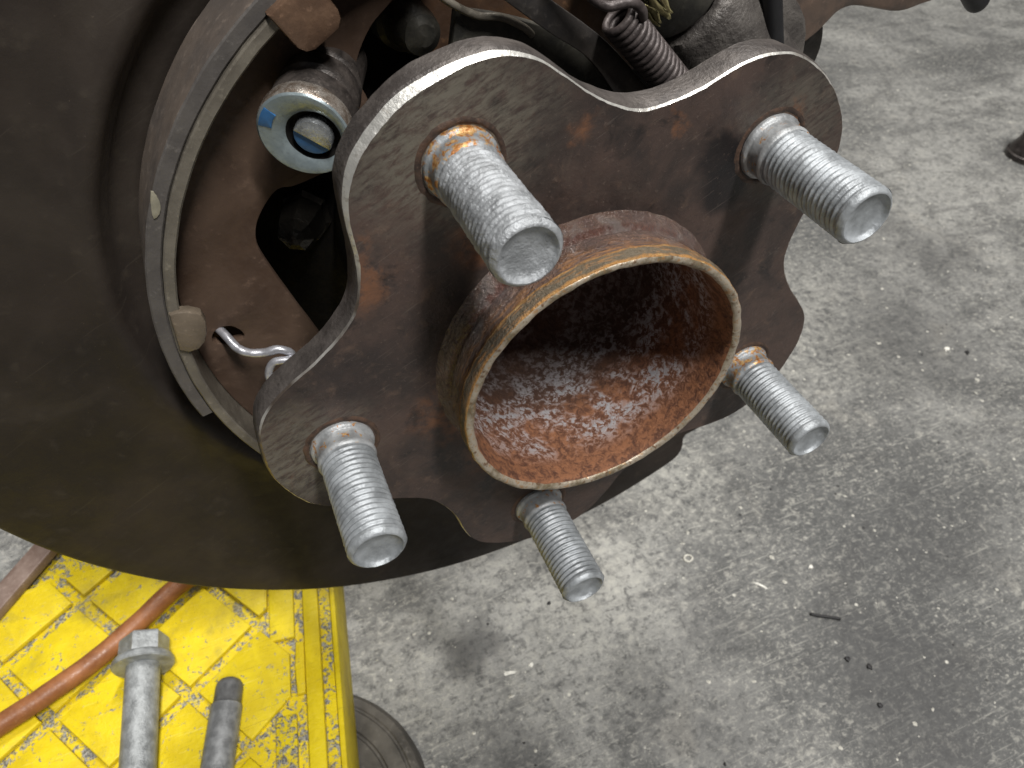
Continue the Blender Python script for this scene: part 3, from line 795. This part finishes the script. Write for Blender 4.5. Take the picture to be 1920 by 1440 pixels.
# right hand rail: outer wall with a worn top, ridge, groove and toothed inner strip
plate('outer_wall', [pad(-0.9, -110.5), pad(1.4, -110.5), pad(1.4, 135.4), pad(-0.9, 135.4)], 6.0, TOP - 0.4, 'yellow_clean', pd, bevel=0.7)
plate('worn_strip', [pad(-5.6, -110), pad(-1.1, -110), pad(-1.1, 135), pad(-5.6, 135)], TOP - 2.5, TOP - 1.5, 'yellow_scuffed', pd, bevel=0.2)
plate('ridge', [pad(-12.4, -110), pad(-5.8, -110), pad(-5.8, 135), pad(-12.4, 135)], TOP - 2.55, TOP + 0.6, 'yellow_clean', pd, bevel=0.9)
def rail_piece(t0, t1, n0, n1, mat='yellow'):
    plate('rail_pad', smooth2([pad(n0, t0), pad(n1, t0), pad(n1, (t0 + t1) / 2), pad(n1, t1), pad(n0, t1), pad(n0 - 0.6, (t0 + t1) / 2)], 1), TOP - 2.5, TOP + 0.2, mat, pd, bevel=0.8)
rail_piece(57, 132, -26.5, -16.2)
rail_piece(32, 54.5, -16.0, -12.5)
rail_piece(-109, 24.5, -24.5, -16.4, 'yellow_scuffed')
# raised squares
C1 = Vector((-134.5, 52.2, 0)); QP = Vector((0.541, -0.841, 0)); QQ = Vector((0.841, 0.541, 0))
def clip(poly, nrm, d):
    out = []
    for i in range(len(poly)):
        a, b = poly[i], poly[(i + 1) % len(poly)]
        da, db = a.dot(nrm) - d, b.dot(nrm) - d
        if da <= 0: out.append(a)
        if (da < 0) != (db < 0): out.append(a + (b - a) * (da / (da - db)))
    return out
lim = PN.dot(PO) - 27.5
nl = Vector((-0.707, 0.707, 0)); dl = nl.dot(Vector((-196, 136, 0))) - 3
def area2(poly): return abs(sum(poly[i].x * poly[(i + 1) % len(poly)].y - poly[(i + 1) % len(poly)].x * poly[i].y for i in range(len(poly)))) / 2
for i in range(-4, 4):
    for j in range(-4, 3):
        g = 2.3
        rr = random.Random(i * 31 + j)
        cs = []
        for a, b in ((0, 0), (1, 0), (1, 1), (0, 1)):
            p = C1 + QP * ((i + a) * 36.0 + (g if a == 0 else -g)) + QQ * ((j + b) * 37.0 + (g if b == 0 else -g))
            cs.append(p + Vector((rr.uniform(-.5, .5), rr.uniform(-.5, .5), 0)))
        cs = clip(cs, PN, lim + (0 if not (30 < (cs[0] + cs[2]).y / 2 < 60) else 9))
        for nrm, d in ((nl, dl), (Vector((-1, 0, 0)), 258), (Vector((0, -1, 0)), 106), (Vector((0, 1, 0)), 128)):
            if len(cs) > 2: cs = clip(cs, nrm, d)
        if len(cs) < 3 or area2(cs) < 60: continue
        c = sum(cs, Vector()) / len(cs)
        if c.y < -45 or c.x < -245: continue
        plate('raised_square', [(p.x, p.y) for p in cs], TOP - 2.55, TOP + rr.uniform(-0.2, 0.25), 'yellow', pd, bevel=0.8)

# ------------------------------------------------------------------ things on the block
def bolt_flange():
    hd, tl = Vector((-145.6, 77, 56.8)), Vector((-154.5, 12, 52.4))
    F = frame_to(hd, tl)
    r = thing('flange_bolt', 'grey zinc bolt with hexagonal flanged head lying on the yellow block', 'bolt')
    Lb = (tl - hd).length
    lathe('shank', [(6.2, 12.2), (6.3, 14), (6.35, 40), (6.3, Lb), (5.5, Lb + 2), (0.01, Lb + 2)], 'bolt', r, 48, F, wob=0.08, wsize=5)
    lathe('flange', [(8.5, 8.4), (10.6, 9.4), (11.4, 10.6), (11.5, 12.0), (11.0, 12.6), (6.0, 12.7)], 'bolt', r, 56, F, wob=0.08, wsize=4)
    vs, fs = [], []
    prof = [(0.01, 0.9), (6.6, 0.9), (7.2, 0.5), (8.1, 0.4), (8.9, 1.0), (9.2, 1.8), (9.25, 8.9)]
    n = 6
    for rr, z in prof:
        for i in range(n):
            a = 2 * math.pi * (i + 0.5) / n + 0.15
            vs.append(F @ Vector((rr * math.cos(a), rr * math.sin(a), z)))
    for j in range(len(prof) - 1):
        for i in range(n):
            k = (i + 1) % n; fs.append((j * n + i, j * n + k, (j + 1) * n + k, (j + 1) * n + i))
    sharp(mesh_obj('hex_head', vs, fs, 'bolt', r), 20)
bolt_flange()
def slide_pin():
    hd, tl = Vector((-116.9, 48.6, 51.6)), Vector((-128.5, 10, 51.2))
    F = frame_to(hd, tl)
    r = thing('slide_pin', 'dark grey round-ended pin lying on the yellow block near its rail', 'pin')
    Lb = (tl - hd).length
    lathe('tip', [(0.01, -0.3), (2.2, 0.0), (3.9, 0.9), (4.9, 2.2), (5.2, 3.6), (5.25, 9.5), (5.5, 10.2)], 'pin_tip', r, 48, F, wob=0.05, wsize=4, deg=60)
    lathe('shank', [(5.4, 10.2), (5.8, 10.7), (5.85, 12), (5.9, 60), (5.4, 61.5), (0.01, 61.6)], 'bolt_dark', r, 48, F, wob=0.06, wsize=4)
slide_pin()
hp = tube('orange_hose', [(-92, 118, 51.5), (-112, 108, 51.2), (-132.7, 99.8, 50.6), (-150, 88.4, 50.4), (-165.7, 79.0, 50.3), (-184, 71, 50.3), (-200, 65.5, 50.2), (-230, 56, 50)], 4.1, 'hose', n=24, sub=10, wob=0.05)
tag(hp, 'thin orange-brown hose lying across the yellow block', 'hose')

rb_pts = [(-183, 141), (-192, 149), (-230, 113), (-221, 105)]
rb = plate('rusty_bar', [(-168, 159), (-175.6, 165.6), (-236, 95), (-228.4, 88.4)], TOP + 0.4, TOP + 5.5, 'bar', None, bevel=0.8)
tag(rb, 'dull reddish-brown flat bar along the far corner of the yellow block', 'metal bar')

# ------------------------------------------------------------------ floor disc, socket, debris
dc = thing('floor_disc', 'worn round grey-brown disc on the floor partly under the yellow block', 'disc', Matrix.Translation((-0.110, 0.004, 0)))
lathe('plate_body', [(0.01, 5.0), (26, 5.0), (26.6, 4.2), (27.6, 4.2), (28.2, 5.0), (38.6, 5.0), (39.2, 4.0), (40.2, 4.0), (40.8, 5.0), (47.4, 5.0), (48, 4.2), (48.8, 4.2), (49.4, 4.8), (52.5, 4.6), (54.2, 3.0), (55, 0.2)], 'disc', dc, 128, wob=0.35, wsize=12)

sk = thing('steel_socket', 'small dark steel socket standing on the floor at the right edge', 'socket', Matrix.Translation((0.622, 0.290, 0)))
lathe('body', [(0.01, 9), (10.0, 9), (10.0, 30), (10.6, 31), (13.4, 31), (14.0, 30), (14.6, 18), (17.4, 11), (19.6, 8), (19.8, 1.0), (19.0, 0.1)], 'socket', sk, 48, wob=0.15, wsize=8)
lathe('base_ring', [(19.9, 5.4), (21.4, 4.8), (21.8, 0.8), (21.4, 0.1)], 'socket', sk, 48, wob=0.2, wsize=8)

def chip(name, x, y, sx, sy, h, rz, mat, label, cat, seed, group=None):
    rr = random.Random(seed)
    n = 9
    vs = [(0, 0, h)]
    for lev, (f, z) in enumerate(((0.72, h * 0.85), (1.0, h * 0.35), (0.97, 0.05))):
        for i in range(n):
            a = 2 * math.pi * i / n; q = f * (0.8 + 0.3 * rr.random()) if lev == 0 else f * (0.85 + 0.25 * math.sin(i * 2.3 + seed))
            vs.append((sx * q * math.cos(a), sy * q * math.sin(a), z))
    fs = [(0, 1 + i, 1 + (i + 1) % n) for i in range(n)]
    for l in range(2):
        for i in range(n):
            k = (i + 1) % n; fs.append((1 + l * n + i, 1 + (l + 1) * n + i, 1 + (l + 1) * n + k, 1 + l * n + k))
    o = mesh_obj(name, vs, fs, mat, None, False); fix_normals(o)
    o.location = (x * MM, y * MM, 0); o.rotation_euler = (0, 0, rz)
    return tag(o, label, cat, group)

st = tube('black_sliver', [(142.6, -1.6, 0.9), (146, -4.2, 0.9), (150, -6.6, 0.9), (154.2, -9.4, 0.9)], 0.75, 'black', n=8, sub=4)
tag(st, 'thin black sliver lying on the bare concrete at lower right', 'sliver')
chip('black_pellet', 144, -27, 1.6, 1.4, 1.2, 0.3, 'black', 'upper left of three black pellets on the floor at lower right', 'pellet', 1, 'black pellets on the concrete')
chip('black_pellet', 151, -34, 1.6, 1.5, 1.2, 1.3, 'black', 'rightmost of three black pellets on the floor at lower right', 'pellet', 2, 'black pellets on the concrete')
chip('black_pellet', 143, -50, 1.5, 1.3, 1.2, 2.3, 'black', 'lowest of three black pellets on the floor at lower right', 'pellet', 3, 'black pellets on the concrete')
chip('black_crumb', 26, 54, 1.3, 1.0, 0.9, 0.5, 'black', 'black crumb on the floor left of the lowest stud tip', 'crumb', 5)
chip('white_flake', 5, 28.5, 1.6, 1.2, 0.5, 0.4, 'pale', 'small white flake on the floor right of the smeared white mark', 'flake', 6)
chip('white_smear', -6, 29, 3.6, 1.1, 0.25, -0.2, 'pale', 'smeared white mark on the floor below the lowest stud', 'mark', 7)
chip('white_sliver', 129.5, 21.5, 3.8, 0.9, 0.5, -0.95, 'pale', 'long white sliver on the floor above the black sliver', 'flake', 8)
chip('white_crumb', 352, 120, 3.0, 2.0, 1.2, 0.3, 'pale', 'white crumb on the floor far right beyond the studs', 'crumb', 9)
chip('black_clod', 362, 112, 2.4, 1.6, 1.2, 0.8, 'black', 'black crumb beside the white crumb at far right', 'crumb', 10)
chip('white_stone', 160, 20, 1.6, 1.2, 0.7, 0.3, 'pale', 'round white speck on the floor right of the white sliver', 'crumb', 11)
rg = bpy.data.objects
tor = []
for i in range(25):
    a = 2 * math.pi * i / 24
    tor.append((104 + 2.2 * math.cos(a), 49 + 1.9 * math.sin(a), 0.35))
rg = tube('white_ring', tor, 0.6, 'grit', n=8, spline=False, round_end=False, wob=0.3)
tag(rg, 'tiny white ring mark on the floor right of the lowest stud', 'ring')

def grit(name, mat, count, seed, smin, smax, label):
    rr = random.Random(seed)
    vs, fs = [], []
    for _ in range(count):
        x = rr.uniform(-70, 720); y = rr.uniform(-110, 560)
        if x < -50 and y < 140: continue
        s = rr.uniform(smin, smax) * (0.6 + 1.2 * rr.random() ** 3); a = rr.uniform(0, 6.3); e = rr.uniform(0.35, 1)
        b = len(vs)
        for k in range(5):
            q = a + k * 1.2566 + rr.uniform(-.3, .3)
            u, v = s * math.cos(q - a), s * e * math.sin(q - a)
            vs.append((x + u * math.cos(a) - v * math.sin(a), y + u * math.sin(a) + v * math.cos(a), 0.02))
        vs.append((x, y, s * 0.55))
        for k in range(5): fs.append((b + k, b + (k + 1) % 5, b + 5))
    o = mesh_obj(name, vs, fs, mat, None, False)
    o['kind'] = 'stuff'
    return tag(o, label, 'grit')
grit('pale_grit', 'grit', 1500, 3, 0.35, 1.0, 'pale grit scattered over the concrete floor')
grit('dark_grit', 'black', 420, 5, 0.3, 0.75, 'dark grit scattered over the concrete floor')
